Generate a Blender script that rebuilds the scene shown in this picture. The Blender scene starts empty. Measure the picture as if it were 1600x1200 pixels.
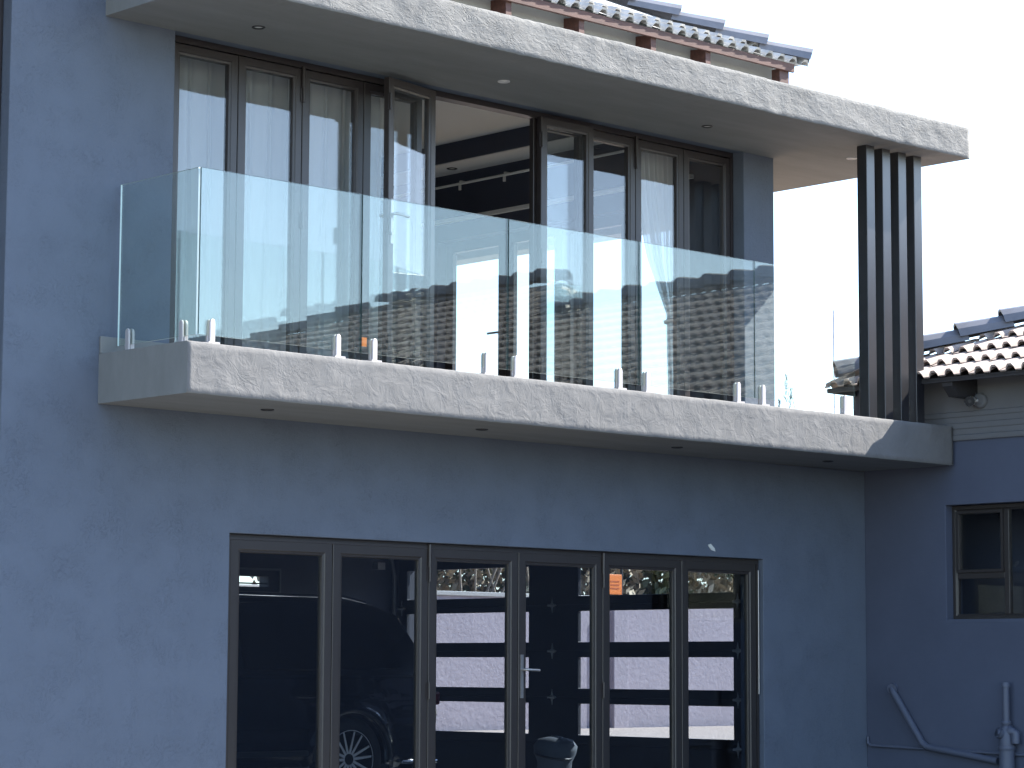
import bpy, bmesh, math, random
from mathutils import Vector, Matrix, noise
random.seed(7)
rad = math.radians
scene = bpy.context.scene
C = scene.collection

# ------------------------------------------------------------------ camera
cam = bpy.data.cameras.new('camera'); camo = bpy.data.objects.new('camera', cam); C.objects.link(camo)
YAW, PIT, ROLL = 0.758869794, 0.111002479, 0.0046
f_ = Vector((math.sin(YAW)*math.cos(PIT), math.cos(YAW)*math.cos(PIT), math.sin(PIT)))
r_ = Vector((math.cos(YAW), -math.sin(YAW), 0)); u_ = r_.cross(f_)
r2 = r_*math.cos(ROLL)+u_*math.sin(ROLL); u2 = -r_*math.sin(ROLL)+u_*math.cos(ROLL)
m = Matrix((( r2.x,u2.x,-f_.x,-9.303),(r2.y,u2.y,-f_.y,-13.681),(r2.z,u2.z,-f_.z,1.2),(0,0,0,1)))
camo.matrix_world = m
cam.sensor_width = 36; cam.lens = 3983.5/1600*36; cam.clip_end = 2000; cam.clip_start = 0.1
scene.camera = camo

# ------------------------------------------------------------------ sky, sun, exposure
SUN = Vector((1.0, -0.335, 0.95)).normalized()
elev = math.asin(SUN.z); azim = math.atan2(SUN.x, SUN.y)
world = bpy.data.worlds.new('World'); scene.world = world; world.use_nodes = True
wn = world.node_tree.nodes; wl = world.node_tree.links
sky = wn.new('ShaderNodeTexSky'); sky.sky_type = 'NISHITA'; sky.sun_disc = False
sky.sun_elevation = elev; sky.sun_rotation = azim
sky.air_density = 1.0; sky.dust_density = 1.3; sky.ozone_density = 0.55; sky.altitude = 1400
wl.new(sky.outputs[0], wn['Background'].inputs[0]); wn['Background'].inputs[1].default_value = 0.13
sl = bpy.data.lights.new('sun', 'SUN'); sl.energy = 4.3; sl.angle = rad(0.5); sl.color = (1.0, .95, .87)
so = bpy.data.objects.new('sun', sl); C.objects.link(so)
so.rotation_euler = SUN.to_track_quat('Z', 'Y').to_euler(); so.location = (20, -10, 30)
scene.view_settings.view_transform = 'Standard'; scene.view_settings.look = 'None'
scene.view_settings.exposure = 1.9; scene.view_settings.gamma = 1; scene.view_settings.use_curve_mapping = False
scene.cycles.max_bounces = 10; scene.cycles.transparent_max_bounces = 40
scene.cycles.diffuse_bounces = 5; scene.cycles.glossy_bounces = 6; scene.cycles.caustics_reflective = False
scene.cycles.sample_clamp_indirect = 8

# ------------------------------------------------------------------ materials
def mat(name, col, rough=.7, metal=0., spec=.5, var=0., vscale=3., bump=0., bscale=40., bdist=.004, stretch=None, coat=0., crack=0., groove_shade=0., cscale=.35):
    M = bpy.data.materials.new(name); M.use_nodes = True
    nt = M.node_tree; N = nt.nodes; L = nt.links; b = N['Principled BSDF']
    b.inputs['Base Color'].default_value = (*col, 1); b.inputs['Roughness'].default_value = rough
    b.inputs['Metallic'].default_value = metal; b.inputs['Specular IOR Level'].default_value = spec
    b.inputs['Coat Weight'].default_value = coat
    tc = N.new('ShaderNodeTexCoord'); src = tc.outputs['Object']
    if stretch:
        mp = N.new('ShaderNodeMapping'); mp.inputs['Scale'].default_value = stretch
        L.new(src, mp.inputs[0]); src = mp.outputs[0]
    if var:
        n = N.new('ShaderNodeTexNoise'); n.inputs['Scale'].default_value = vscale; n.inputs['Detail'].default_value = 6
        n.inputs['Roughness'].default_value = .62
        L.new(src, n.inputs['Vector'])
        r = N.new('ShaderNodeValToRGB'); r.color_ramp.elements[0].position = .3; r.color_ramp.elements[1].position = .72
        r.color_ramp.elements[0].color = (*[c*(1-var) for c in col], 1); r.color_ramp.elements[1].color = (*[min(1, c*(1+var)) for c in col], 1)
        L.new(n.outputs['Fac'], r.inputs[0]); L.new(r.outputs[0], b.inputs['Base Color'])
    if bump:
        n2 = N.new('ShaderNodeTexNoise'); n2.inputs['Scale'].default_value = bscale; n2.inputs['Detail'].default_value = 8
        n2.inputs['Roughness'].default_value = .6; n2.inputs['Distortion'].default_value = .6
        L.new(src, n2.inputs['Vector'])
        h = n2.outputs['Fac']
        if crack:
            n3 = N.new('ShaderNodeTexNoise'); n3.inputs['Scale'].default_value = bscale*cscale; n3.inputs['Detail'].default_value = 4
            n3.inputs['Distortion'].default_value = 2.2
            L.new(src, n3.inputs['Vector'])
            # thin curved trowel ridges: |noise-.5| near zero
            s = N.new('ShaderNodeMath'); s.operation = 'SUBTRACT'; s.inputs[1].default_value = .5; L.new(n3.outputs['Fac'], s.inputs[0])
            a = N.new('ShaderNodeMath'); a.operation = 'ABSOLUTE'; L.new(s.outputs[0], a.inputs[0])
            mr = N.new('ShaderNodeMapRange'); mr.inputs['From Min'].default_value = 0; mr.inputs['From Max'].default_value = .035
            L.new(a.outputs[0], mr.inputs['Value'])
            k = N.new('ShaderNodeTexNoise'); k.inputs['Scale'].default_value = bscale*.12; L.new(src, k.inputs['Vector'])
            kr = N.new('ShaderNodeMapRange'); kr.inputs['From Min'].default_value = .40; kr.inputs['From Max'].default_value = .70
            kr.inputs['To Min'].default_value = 0; kr.inputs['To Max'].default_value = crack; L.new(k.outputs['Fac'], kr.inputs['Value'])
            mm = N.new('ShaderNodeMath'); mm.operation = 'MULTIPLY'; L.new(mr.outputs[0], mm.inputs[0]); L.new(kr.outputs[0], mm.inputs[1])
            ad = N.new('ShaderNodeMath'); ad.operation = 'ADD'; L.new(mm.outputs[0], ad.inputs[0]); L.new(h, ad.inputs[1]); h = ad.outputs[0]
            if groove_shade:
                # colour darkened in the trowel grooves for shading the bump gives too weakly
                inv = N.new('ShaderNodeMath'); inv.operation = 'SUBTRACT'; inv.inputs[0].default_value = 1; L.new(mr.outputs[0], inv.inputs[1])
                im = N.new('ShaderNodeMath'); im.operation = 'MULTIPLY'; L.new(inv.outputs[0], im.inputs[0]); L.new(kr.outputs[0], im.inputs[1])
                i2 = N.new('ShaderNodeMath'); i2.operation = 'MULTIPLY'; i2.use_clamp = True; i2.inputs[1].default_value = groove_shade/max(crack, .01); L.new(im.outputs[0], i2.inputs[0])
                mxc = N.new('ShaderNodeMix'); mxc.data_type = 'RGBA'; L.new(i2.outputs[0], mxc.inputs[0])
                mxc.inputs[7].default_value = (*[c*.35 for c in col], 1)
                if var: L.new(r.outputs[0], mxc.inputs[6])
                else: mxc.inputs[6].default_value = (*col, 1)
                L.new(mxc.outputs[2], b.inputs['Base Color'])
        bp = N.new('ShaderNodeBump'); bp.inputs['Strength'].default_value = bump; bp.inputs['Distance'].default_value = bdist
        L.new(h, bp.inputs['Height']); L.new(bp.outputs[0], b.inputs['Normal'])
    return M

def glass(name, tint, f0, rough=0., dust=0., gcol=(1, 1, 1)):
    M = bpy.data.materials.new(name); M.use_nodes = True
    nt = M.node_tree; N = nt.nodes; L = nt.links; N.remove(N['Principled BSDF'])
    g = N.new('ShaderNodeNewGeometry'); d = N.new('ShaderNodeVectorMath'); d.operation = 'DOT_PRODUCT'
    L.new(g.outputs['Normal'], d.inputs[0]); L.new(g.outputs['Incoming'], d.inputs[1])
    a = N.new('ShaderNodeMath'); a.operation = 'ABSOLUTE'; L.new(d.outputs['Value'], a.inputs[0])
    s = N.new('ShaderNodeMath'); s.operation = 'SUBTRACT'; s.inputs[0].default_value = 1; L.new(a.outputs[0], s.inputs[1])
    p = N.new('ShaderNodeMath'); p.operation = 'POWER'; p.inputs[1].default_value = 5; L.new(s.outputs[0], p.inputs[0])
    mr = N.new('ShaderNodeMapRange'); mr.inputs['To Min'].default_value = f0; mr.inputs['To Max'].default_value = 1; L.new(p.outputs[0], mr.inputs['Value'])
    t = N.new('ShaderNodeBsdfTransparent'); t.inputs[0].default_value = (*tint, 1)
    gl = N.new('ShaderNodeBsdfGlossy'); gl.inputs['Roughness'].default_value = rough; gl.inputs['Color'].default_value = (*gcol, 1)
    mx = N.new('ShaderNodeMixShader'); L.new(mr.outputs[0], mx.inputs[0]); L.new(t.outputs[0], mx.inputs[1]); L.new(gl.outputs[0], mx.inputs[2])
    out = mx.outputs[0]
    if dust:
        tc = N.new('ShaderNodeTexCoord'); n = N.new('ShaderNodeTexNoise'); n.inputs['Scale'].default_value = 5; n.inputs['Detail'].default_value = 7; n.inputs['Roughness'].default_value = .7
        L.new(tc.outputs['Object'], n.inputs['Vector'])
        q = N.new('ShaderNodeMapRange'); q.inputs['From Min'].default_value = .35; q.inputs['From Max'].default_value = .8; q.inputs['To Min'].default_value = dust*.6; q.inputs['To Max'].default_value = dust*2
        L.new(n.outputs['Fac'], q.inputs['Value'])
        df = N.new('ShaderNodeBsdfDiffuse'); df.inputs[0].default_value = (.75, .74, .72, 1)
        m2 = N.new('ShaderNodeMixShader'); L.new(q.outputs[0], m2.inputs[0]); L.new(out, m2.inputs[1]); L.new(df.outputs[0], m2.inputs[2]); out = m2.outputs[0]
    L.new(out, N['Material Output'].inputs[0])
    return M

def sheer(name, col, thru):
    M = bpy.data.materials.new(name); M.use_nodes = True
    nt = M.node_tree; N = nt.nodes; L = nt.links; N.remove(N['Principled BSDF'])
    t = N.new('ShaderNodeBsdfTransparent'); d = N.new('ShaderNodeBsdfDiffuse'); d.inputs[0].default_value = (*col, 1)
    tl = N.new('ShaderNodeBsdfTranslucent'); tl.inputs[0].default_value = (*col, 1)
    w = N.new('ShaderNodeTexNoise'); w.inputs['Scale'].default_value = 300
    m1 = N.new('ShaderNodeMixShader'); m1.inputs[0].default_value = .45; L.new(d.outputs[0], m1.inputs[1]); L.new(tl.outputs[0], m1.inputs[2])
    m2 = N.new('ShaderNodeMixShader'); m2.inputs[0].default_value = 1-thru; L.new(t.outputs[0], m2.inputs[1]); L.new(m1.outputs[0], m2.inputs[2])
    L.new(m2.outputs[0], N['Material Output'].inputs[0])
    return M

PAINT = (.134, .160, .205)
M_navy = mat('navy_plaster', PAINT, .75, spec=.3, var=.05, vscale=2.2, bump=.5, bscale=34, bdist=.006, crack=.8, groove_shade=.36, cscale=.62)
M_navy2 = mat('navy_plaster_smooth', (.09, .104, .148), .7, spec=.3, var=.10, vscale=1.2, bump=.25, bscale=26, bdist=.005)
M_conc = mat('grey_rough_plaster', (.205, .202, .195), .85, spec=.25, var=.14, vscale=5, bump=.65, bscale=16, bdist=.014, crack=.28, groove_shade=.14, stretch=(1, 1, 1.7))
M_conc2 = mat('grey_floated_plaster', (.188, .185, .182), .85, spec=.25, var=.10, vscale=4, bump=.6, bscale=9, bdist=.016, crack=.08, groove_shade=.04)
M_soft = mat('smooth_grey_plaster', (.225, .232, .226), .85, spec=.25, var=.09, vscale=2.5, bump=.35, bscale=12, bdist=.008, stretch=(.5, 2.5, 1))
M_upper = mat('pale_grey_plaster', (.36, .355, .34), .85, var=.08, vscale=4, bump=.3, bscale=50, bdist=.004)
M_lgrey = mat('cornice_grey_paint', (.15, .153, .16), .7, var=.06, vscale=3, bump=.15, bscale=60, bdist=.003)
M_frame = mat('bronze_aluminium', (.032, .026, .026), .36, metal=.0, spec=.6, var=.06, vscale=8)
M_frame2 = mat('charcoal_aluminium', (.038, .033, .031), .36, spec=.6, var=.06, vscale=8)
M_glass = glass('door_glass', (.93, .95, .95), .066)
M_dark = glass('tinted_glass', (.70, .75, .80), .06)
M_bal = glass('balustrade_glass', (.945, .985, .965), .068, dust=.008, gcol=(.93, 1.0, .96))
M_pane = glass('clear_pane', (.9, .92, .93), .028)
M_edge = mat('polished_glass_joint', (.05, .09, .09), .2, spec=.6)
M_edge2 = mat('lit_glass_edge', (.74, .86, .84), .12, spec=.8)  # edge glint painted in as a bright copy of the joint colour
M_steel = mat('satin_steel', (.42, .41, .40), .4, metal=.8)
M_spig = mat('brushed_steel_clamp', (.56, .525, .52), .5, metal=.35)
M_slat = mat('black_powder_coat', (.014, .014, .017), .33, spec=1.0, var=.2, vscale=14)
M_tile = mat('concrete_roof_tile', (.43, .355, .315), .8, var=.22, vscale=7, bump=.3, bscale=90, bdist=.003)
M_tileg = mat('grey_roof_tile', (.48, .47, .45), .75, var=.2, vscale=7, bump=.3, bscale=90, bdist=.003)
M_cap = mat('slate_ridge_cap', (.17, .175, .20), .5, spec=.5, var=.15, vscale=5, bump=.2, bscale=80, bdist=.003)
M_wood = mat('redwood_stain', (.085, .034, .024), .6, var=.35, vscale=6, bump=.3, bscale=30, bdist=.003, stretch=(1, 6, 6))
M_dwood = mat('dark_rafter_paint', (.035, .033, .035), .6, var=.2)
M_ceil = mat('white_ceiling_paint', (.62, .63, .625), .8)
M_roomnavy = mat('interior_navy_paint', (.052, .060, .092), .6, var=.05)
M_white = mat('white_paint', (.75, .74, .72), .5)
M_terr = mat('tan_terrace_tile', (.38, .27, .17), .6, var=.1)
M_floor = mat('pale_floor_tile', (.40, .40, .40), .35, var=.08)
M_sheer = sheer('sheer_curtain', (.82, .83, .84), .25)
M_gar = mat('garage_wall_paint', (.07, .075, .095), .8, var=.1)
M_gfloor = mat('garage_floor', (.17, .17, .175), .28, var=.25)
M_gdoor = mat('garage_door_steel', (.020, .022, .030), .5)
M_car = mat('black_car_paint', (.006, .007, .012), .18, spec=.6, coat=1.)
M_tyre = mat('tyre_rubber', (.018, .018, .02), .8)
M_rimb = mat('rim_black', (.02, .02, .022), .3)
M_rim = mat('machined_alloy', (.85, .85, .86), .4, metal=.35)
M_carglass = mat('car_glass', (.006, .007, .009), .05, spec=.8)
M_zinc = mat('zinc_plate', (.60, .62, .63), .5, metal=.1)
M_chrome = mat('chrome', (.8, .8, .82), .12, metal=1.)
M_pave = mat('brick_paving', (.145, .142, .137), .85, var=.25, vscale=9, bump=.3, bscale=20, bdist=.01)
M_drive = mat('tan_driveway_paving', (.42, .34, .29), .9, var=.15, vscale=6)
M_ground = mat('dry_ground', (.26, .22, .16), .95, var=.3, vscale=.6)
M_lav = mat('lilac_grey_wall', (.385, .335, .37), .9, var=.07, vscale=2, bump=.6, bscale=14, bdist=.02)
M_coping = mat('wall_coping', (.42, .40, .38), .85)
M_orange = mat('orange_sign', (.85, .22, .03), .5)
M_black = mat('black_plastic', (.02, .02, .022), .45)
M_whiteplastic = mat('white_plastic', (.62, .62, .62), .4)
M_lens = mat('camera_lens', (.008, .008, .01), .5, spec=.3)
M_leaf1 = mat('dry_leaf', (.44, .34, .22), .7, var=.35, vscale=2.2)
M_leaf2 = mat('olive_leaf', (.15, .15, .07), .7, var=.3, vscale=2.2)
M_branch = mat('pale_branch', (.42, .33, .25), .85, var=.2)
M_conif = mat('conifer_leaf', (.12, .17, .09), .7, var=.3)
M_bag = mat('grey_canvas', (.13, .15, .18), .8, var=.2, bump=.3, bscale=60)
M_pipe = mat('painted_pipe', (.10, .113, .155), .5, var=.06)
M_lamp = mat('frosted_lamp_lens', (.7, .7, .66), .3)
M_chip = mat('bare_plaster_chip', (.7, .72, .68), .9)

# ------------------------------------------------------------------ mesh helpers
class MB:
    def __init__(s): s.v = []; s.f = []; s.mi = []; s.sm = []
    def add(s, vs, fs, mi=0, smooth=False):
        o = len(s.v); s.v += [tuple(v) for v in vs]
        for f in fs: s.f.append(tuple(o+i for i in f)); s.mi.append(mi); s.sm.append(smooth)
    def box(s, x0, x1, y0, y1, z0, z1, mi=0):
        s.add([(x0,y0,z0),(x1,y0,z0),(x1,y1,z0),(x0,y1,z0),(x0,y0,z1),(x1,y0,z1),(x1,y1,z1),(x0,y1,z1)],
              [(0,3,2,1),(4,5,6,7),(0,1,5,4),(1,2,6,5),(2,3,7,6),(3,0,4,7)], mi)
    def prism(s, poly, axis, a, b, mi=0, smooth=False):
        n = len(poly)
        def P(p, t):
            if axis == 'x': return (t, p[0], p[1])
            if axis == 'y': return (p[0], t, p[1])
            return (p[0], p[1], t)
        vs = [P(p, a) for p in poly]+[P(p, b) for p in poly]
        fs = [tuple(range(n)), tuple(range(2*n-1, n-1, -1))]+[(i, n+i, n+(i+1) % n, (i+1) % n) for i in range(n)]
        o = len(s.v); s.v += vs
        for k, f in enumerate(fs): s.f.append(tuple(o+i for i in f)); s.mi.append(mi); s.sm.append(smooth and k > 1)
    def tube(s, path, r, n=12, mi=0, cap=True):
        path = [Vector(p) for p in path]; rs = r if isinstance(r, (list, tuple)) else [r]*len(path)
        vs = []
        up0 = None
        for i, p in enumerate(path):
            d = (path[min(i+1, len(path)-1)]-path[max(i-1, 0)]).normalized()
            if up0 is None:
                up0 = d.orthogonal().normalized()
            a = (up0-d*up0.dot(d)).normalized(); up0 = a; b = d.cross(a)
            for k in range(n):
                t = 2*math.pi*k/n; vs.append(p+(a*math.cos(t)+b*math.sin(t))*rs[i])
        fs = [(i*n+k, i*n+(k+1) % n, (i+1)*n+(k+1) % n, (i+1)*n+k) for i in range(len(path)-1) for k in range(n)]
        s.add(vs, fs, mi, True)
        if cap:
            L = len(path)-1
            s.add(vs[:n], [tuple(range(n-1, -1, -1))], mi); s.add(vs[L*n:], [tuple(range(n))], mi)
    def ring(s, w, h, prof, mi=0):
        """closed profile (inset, depth) swept round a w x h rectangle with mitred corners, in the xz plane"""
        n = len(prof); vs = []
        for (cx, cz, sx, sz) in ((0,0,1,1),(w,0,-1,1),(w,h,-1,-1),(0,h,1,-1)):
            for (i, d) in prof: vs.append((cx+sx*i, d, cz+sz*i))
        fs = [(c*n+k, c*n+(k+1) % n, ((c+1) % 4)*n+(k+1) % n, ((c+1) % 4)*n+k) for c in range(4) for k in range(n)]
        s.add(vs, fs, mi)
    def lathe(s, prof, n=20, mi=0, M=Matrix(), cap=True):
        vs = [M @ Vector((r*math.cos(2*math.pi*k/n), r*math.sin(2*math.pi*k/n), z)) for (r, z) in prof for k in range(n)]
        fs = [(i*n+k, i*n+(k+1) % n, (i+1)*n+(k+1) % n, (i+1)*n+k) for i in range(len(prof)-1) for k in range(n)]
        s.add(vs, fs, mi, True)
        if cap: s.add(vs[:n], [tuple(range(n-1, -1, -1))], mi); s.add(vs[-n:], [tuple(range(n))], mi)
    def mesh(s, name, mats, fix=True):
        me = bpy.data.meshes.new(name); me.from_pydata(s.v, [], s.f)
        for mt in (mats if isinstance(mats, (list, tuple)) else [mats]): me.materials.append(mt)
        me.polygons.foreach_set('material_index', s.mi); me.polygons.foreach_set('use_smooth', s.sm)
        if fix:
            bm = bmesh.new(); bm.from_mesh(me); bmesh.ops.recalc_face_normals(bm, faces=bm.faces); bm.to_mesh(me); bm.free()
        me.update(); return me
    def build(s, name, mats, parent=None, bevel=0., loc=None, rot=None, seg=2, fix=True):
        return link(name, s.mesh(name, mats, fix), parent, bevel, loc, rot, seg)

def link(name, me, parent=None, bevel=0., loc=None, rot=None, seg=2):
    o = bpy.data.objects.new(name, me); C.objects.link(o)
    if parent: o.parent = parent
    if loc: o.location = loc
    if rot: o.rotation_euler = rot
    if bevel:
        bv = o.modifiers.new('bevel', 'BEVEL'); bv.width = bevel; bv.segments = seg; bv.limit_method = 'ANGLE'; bv.angle_limit = rad(35)
    return o
def thing(name, label, cat, loc=(0,0,0), rz=0, group=None):
    o = bpy.data.objects.new(name, None); C.objects.link(o); o.location = loc; o.rotation_euler = (0,0,rz)
    o.empty_display_size = .2
    tag(o, label, cat, group); return o
def tag(o, label, cat, group=None, kind=None):
    o['label'] = label; o['category'] = cat
    if group: o['group'] = group
    return o
def copy_of(o, parent, loc=None, rot=None):
    c = o.copy(); C.objects.link(c); c.parent = parent
    if loc is not None: c.location = loc
    if rot is not None: c.rotation_euler = rot
    return c
def box_part(name, m_, parent, *b, bevel=0.):
    q = MB(); q.box(*b); return q.build(name, m_, parent, bevel)

def wall_grid(us, ws, holes, t0, t1, axis, m_, name, parent):
    """wall in the (u,w) plane with openings, welded; axis 'y' -> u=x, 'x' -> u=y"""
    uu, wwr = (min(us), max(us)), (min(ws), max(ws))
    us = sorted(set(us+[min(max(h[k], uu[0]), uu[1]) for h in holes for k in (0,1)])); ws = sorted(set(ws+[min(max(h[k], wwr[0]), wwr[1]) for h in holes for k in (2,3)]))
    nu, nw = len(us)-1, len(ws)-1
    def full(i, j):
        if not (0 <= i < nu and 0 <= j < nw): return False
        cu, cw = (us[i]+us[i+1])/2, (ws[j]+ws[j+1])/2
        return not any(h[0] < cu < h[1] and h[2] < cw < h[3] for h in holes)
    q = MB(); idx = {}
    def V(i, j, k):
        if (i,j,k) not in idx:
            idx[(i,j,k)] = len(q.v); t = (t0, t1)[k]
            q.v.append((us[i], t, ws[j]) if axis == 'y' else (t, us[i], ws[j]))
        return idx[(i,j,k)]
    def F(*a): q.f.append(a); q.mi.append(0); q.sm.append(False)
    for i in range(nu):
        for j in range(nw):
            if not full(i, j): continue
            F(V(i,j,0),V(i+1,j,0),V(i+1,j+1,0),V(i,j+1,0)); F(V(i,j,1),V(i,j+1,1),V(i+1,j+1,1),V(i+1,j,1))
            if not full(i-1,j): F(V(i,j,0),V(i,j+1,0),V(i,j+1,1),V(i,j,1))
            if not full(i+1,j): F(V(i+1,j,0),V(i+1,j,1),V(i+1,j+1,1),V(i+1,j+1,0))
            if not full(i,j-1): F(V(i,j,0),V(i,j,1),V(i+1,j,1),V(i+1,j,0))
            if not full(i,j+1): F(V(i,j+1,0),V(i+1,j+1,0),V(i+1,j+1,1),V(i,j+1,1))
    return q.build(name, m_, parent, bevel=.006)

def rough_slab(name, m_, parent, x0, x1, y0, y1, z0, z1, amp=.006, seed=0.):
    """cast slab whose front face (y0) is hand-floated: an uneven, slightly rounded real surface"""
    c = .005; nz = 9
    prof = [(y0+c, z0)]+[(y0, z0+c+(z1-z0-2*c)*k/nz) for k in range(nz+1)]+[(y0+c, z1), (y0+.3, z1), (y1, z1), (y1, z0), (y0+.3, z0)]
    nx = int((x1-x0)/.035); q = MB(); n = len(prof)
    for i in range(nx+1):
        x = x0+(x1-x0)*i/nx
        for (y, z) in prof:
            w = 1. if y < y0+.05 else 0.
            p = Vector((x, seed, z))
            d = w*amp*(noise.noise(p*3)+.7*noise.noise(p*9+Vector((3,1,7)))+.45*noise.noise(p*24))
            dz = w*amp*.5*noise.noise(Vector((x*4, seed+5, y)))+w*amp*.4*noise.noise(Vector((x*17, seed+9, z)))
            q.v.append((x, y+d, z+dz))
    for i in range(nx):
        for k in range(n):
            q.f.append((i*n+k, (i+1)*n+k, (i+1)*n+(k+1) % n, i*n+(k+1) % n)); q.mi.append(0); q.sm.append(1 <= k <= nz)
    q.f += [tuple(range(n)), tuple(nx*n+k for k in range(n-1, -1, -1))]; q.mi += [0,0]; q.sm += [False]*2
    for i, f in enumerate(q.f):
        zs = [q.v[j] for j in f]
        if len(f) > 4 or all(abs(v[2]-z0) < .02 for v in zs) or min(v[1] for v in zs) > y0+.2: q.mi[i] = 1
    return q.build(name, [m_, M_soft], parent)

# ------------------------------------------------------------------ ground
def ground_obj(name, m_, x0, x1, y0, y1, z, zb=None):
    q = MB()
    if zb is None: q.add([(x0,y0,z),(x1,y0,z),(x1,y1,z),(x0,y1,z)], [(0,1,2,3)])
    else: q.box(x0, x1, y0, y1, zb, z)
    o = q.build(name, m_, fix=False); o['kind'] = 'structure'; return o
ground_obj('ground', M_ground, -600, 600, -600, 600, -.02)
ground_obj('courtyard_paving', M_pave, -40, 7.82, -40, -.002, -.004, -.05)
ground_obj('driveway', M_drive, 8.35, 40, .4, 11.9, .36, -.05)

# ------------------------------------------------------------------ main house
house = thing('house', 'two-storey navy plastered house with glass-railed balcony and folding glass doors', 'house')
wall = wall_grid([-9., 7.8235], [0., 6.15], [(-2.3, -.722, 2.6, 5.66), (.552, 6.287, 3.205, 5.44), (1.075, 6.50, -1, 2.092), (6.663, 9, 2.88, 7)], 0., .25, 'y', M_navy, 'wall', house)
box_part('upper_wall', M_upper, house, -.02, 6.655, -.012, .2, 5.6, 6.2)
canopy = rough_slab('canopy', M_conc, house, -.012, 7.829, -1.142, -.001, 5.432, 5.693, .008, 2.)
slab = rough_slab('balcony_slab', M_conc2, house, -.004, 7.787, -.96, -.001, 2.88, 3.204, .0045, 11.)
q = MB(); q.box(6.668, 7.829, .001, 8., 5.434, 5.69); q.build('side_canopy', M_soft, house)
q = MB(); q.box(7.6, 7.827, 1.7, 8., 5.24, 5.432); q.build('edge_beam', M_soft, house)
q = MB(); q.box(6.45, 8.1, .002, 8., 2.882, 3.2); q.build('side_terrace', M_terr, house)
q = MB(); q.box(-.004, .55, -.022, -.001, 3.206, 3.318); q.build('skirting', M_soft, house, bevel=.006)

box_part('unseen_shade_slab', M_navy2, house, -9., .7, -.46, -.002, 6.155, 6.25)  # added above the view to keep sun off the upper left wall
# downlights
def downlight(parent, x, y, z, ring, r=.045):
    q = MB(); Mx = Matrix.Translation((x, y, z)) @ Matrix.Rotation(math.pi, 4, 'X')
    q.lathe([(r, -.002), (r, .004), (r*.86, .007), (r*.72, .003), (r*.62, -.001)], 24, 0, Mx, cap=False)
    q.lathe([(r*.62, -.001), (r*.3, .0015), (.001, .002)], 24, 1, Mx, cap=False)
    return q.build('downlight', [ring, M_lamp], parent, fix=False)
for k, x in enumerate((.886, 3.129, 5.323, 7.111)):
    downlight(canopy, x, -.47, 5.431, [M_black, M_whiteplastic, M_black, M_whiteplastic][k])
for x in (.986, 2.905, 4.934, 6.73): downlight(slab, x, -.50, 2.879, M_black)

# folding doors -------------------------------------------------------
def leaf_frame_mesh(w, h, m_, st=.072):
    q = MB()
    q.ring(w, h, [(0, .004), (.004, 0), (st-.02, 0), (st-.014, .008), (st, .010), (st+.004, .022), (st+.004, .05), (.004, .05), (0, .046)])
    return q.mesh('door_leaf', m_)
def pane_mesh(w, h, m_, st=.074, edge=True):
    q = MB(); q.box(st, w-st, .026, .034, st, h-st); return q.mesh('pane', m_)
def handle_mesh():
    q = MB()
    q.box(.018, .046, -.008, 0, -.16, .16); q.box(.018, .046, .05, .058, -.16, .16)
    q.tube([(.032, -.006, .05), (.032, -.05, .05), (.05, -.056, .05), (.165, -.056, .045)], .010, 10)
    q.tube([(.032, .054, .05), (.032, .10, .05), (.05, .106, .05), (.165, .106, .045)], .010, 10)
    q.tube([(.032, -.008, -.09), (.032, -.014, -.09)], .012, 10)
    return q.mesh('handle', M_steel)
def hinge_mesh():
    q = MB(); q.tube([(0, -.012, -.06), (0, -.012, .06)], .011, 10); q.box(-.022, .022, -.006, .001, -.055, .055); return q.mesh('hinge', M_frame)
HANDLE = handle_mesh(); HINGE = hinge_mesh()

UX0, UX1, UZ0, UZ1 = .60, 6.24, 3.225, 5.385
UY = .105
q = MB(); q.ring(6.287-.552-.004, 5.44-3.205-.004, [(0, 0), (.022, 0), (.022, -.012), (.046, -.012), (.046, .085), (0, .085)])
q.build('door_frame', M_frame, house, loc=(.554, UY+.01, 3.207))
uw = (UX1-UX0)/10
LM = leaf_frame_mesh(uw-.006, UZ1-UZ0, M_frame); PM = pane_mesh(uw-.006, UZ1-UZ0, M_glass)
def leaf(me, pm, x, y, z, rz, handle=None, hinge=True, w=uw, flip=False, h=2.16):
    o = link('door_leaf', me, house, loc=(x, y, z), rot=(0,0,rz)); link('pane', pm, o)
    if handle is not None:
        hd = link('handle', HANDLE, o, loc=(handle, 0, 1.12 if not flip else 1.12)); hd.scale = (1, 1, 1)
    if hinge:
        for zz in (.25, h*.5, h-.18): link('hinge', HINGE, o, loc=(0., 0, zz))
    return o
for k in (0,1,2,3,6,7,8,9):
    leaf(LM, PM, UX0+uw*k+.003, UY, UZ0, 0, hinge=(k in (0,2,8)))
# the pair that stands open: one swung right back over its neighbour on each side
hx = UX0+4*uw
a = math.atan2(.115, .55)
leaf(LM, PM, hx-.006-.55*math.cos(a), -.02-.55*math.sin(a)-.02, UZ0, a, handle=.004)
leaf(LM, PM, UX0+6*uw+.012, UY-.075, UZ0, rad(-1.2), hinge=True)

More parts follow.
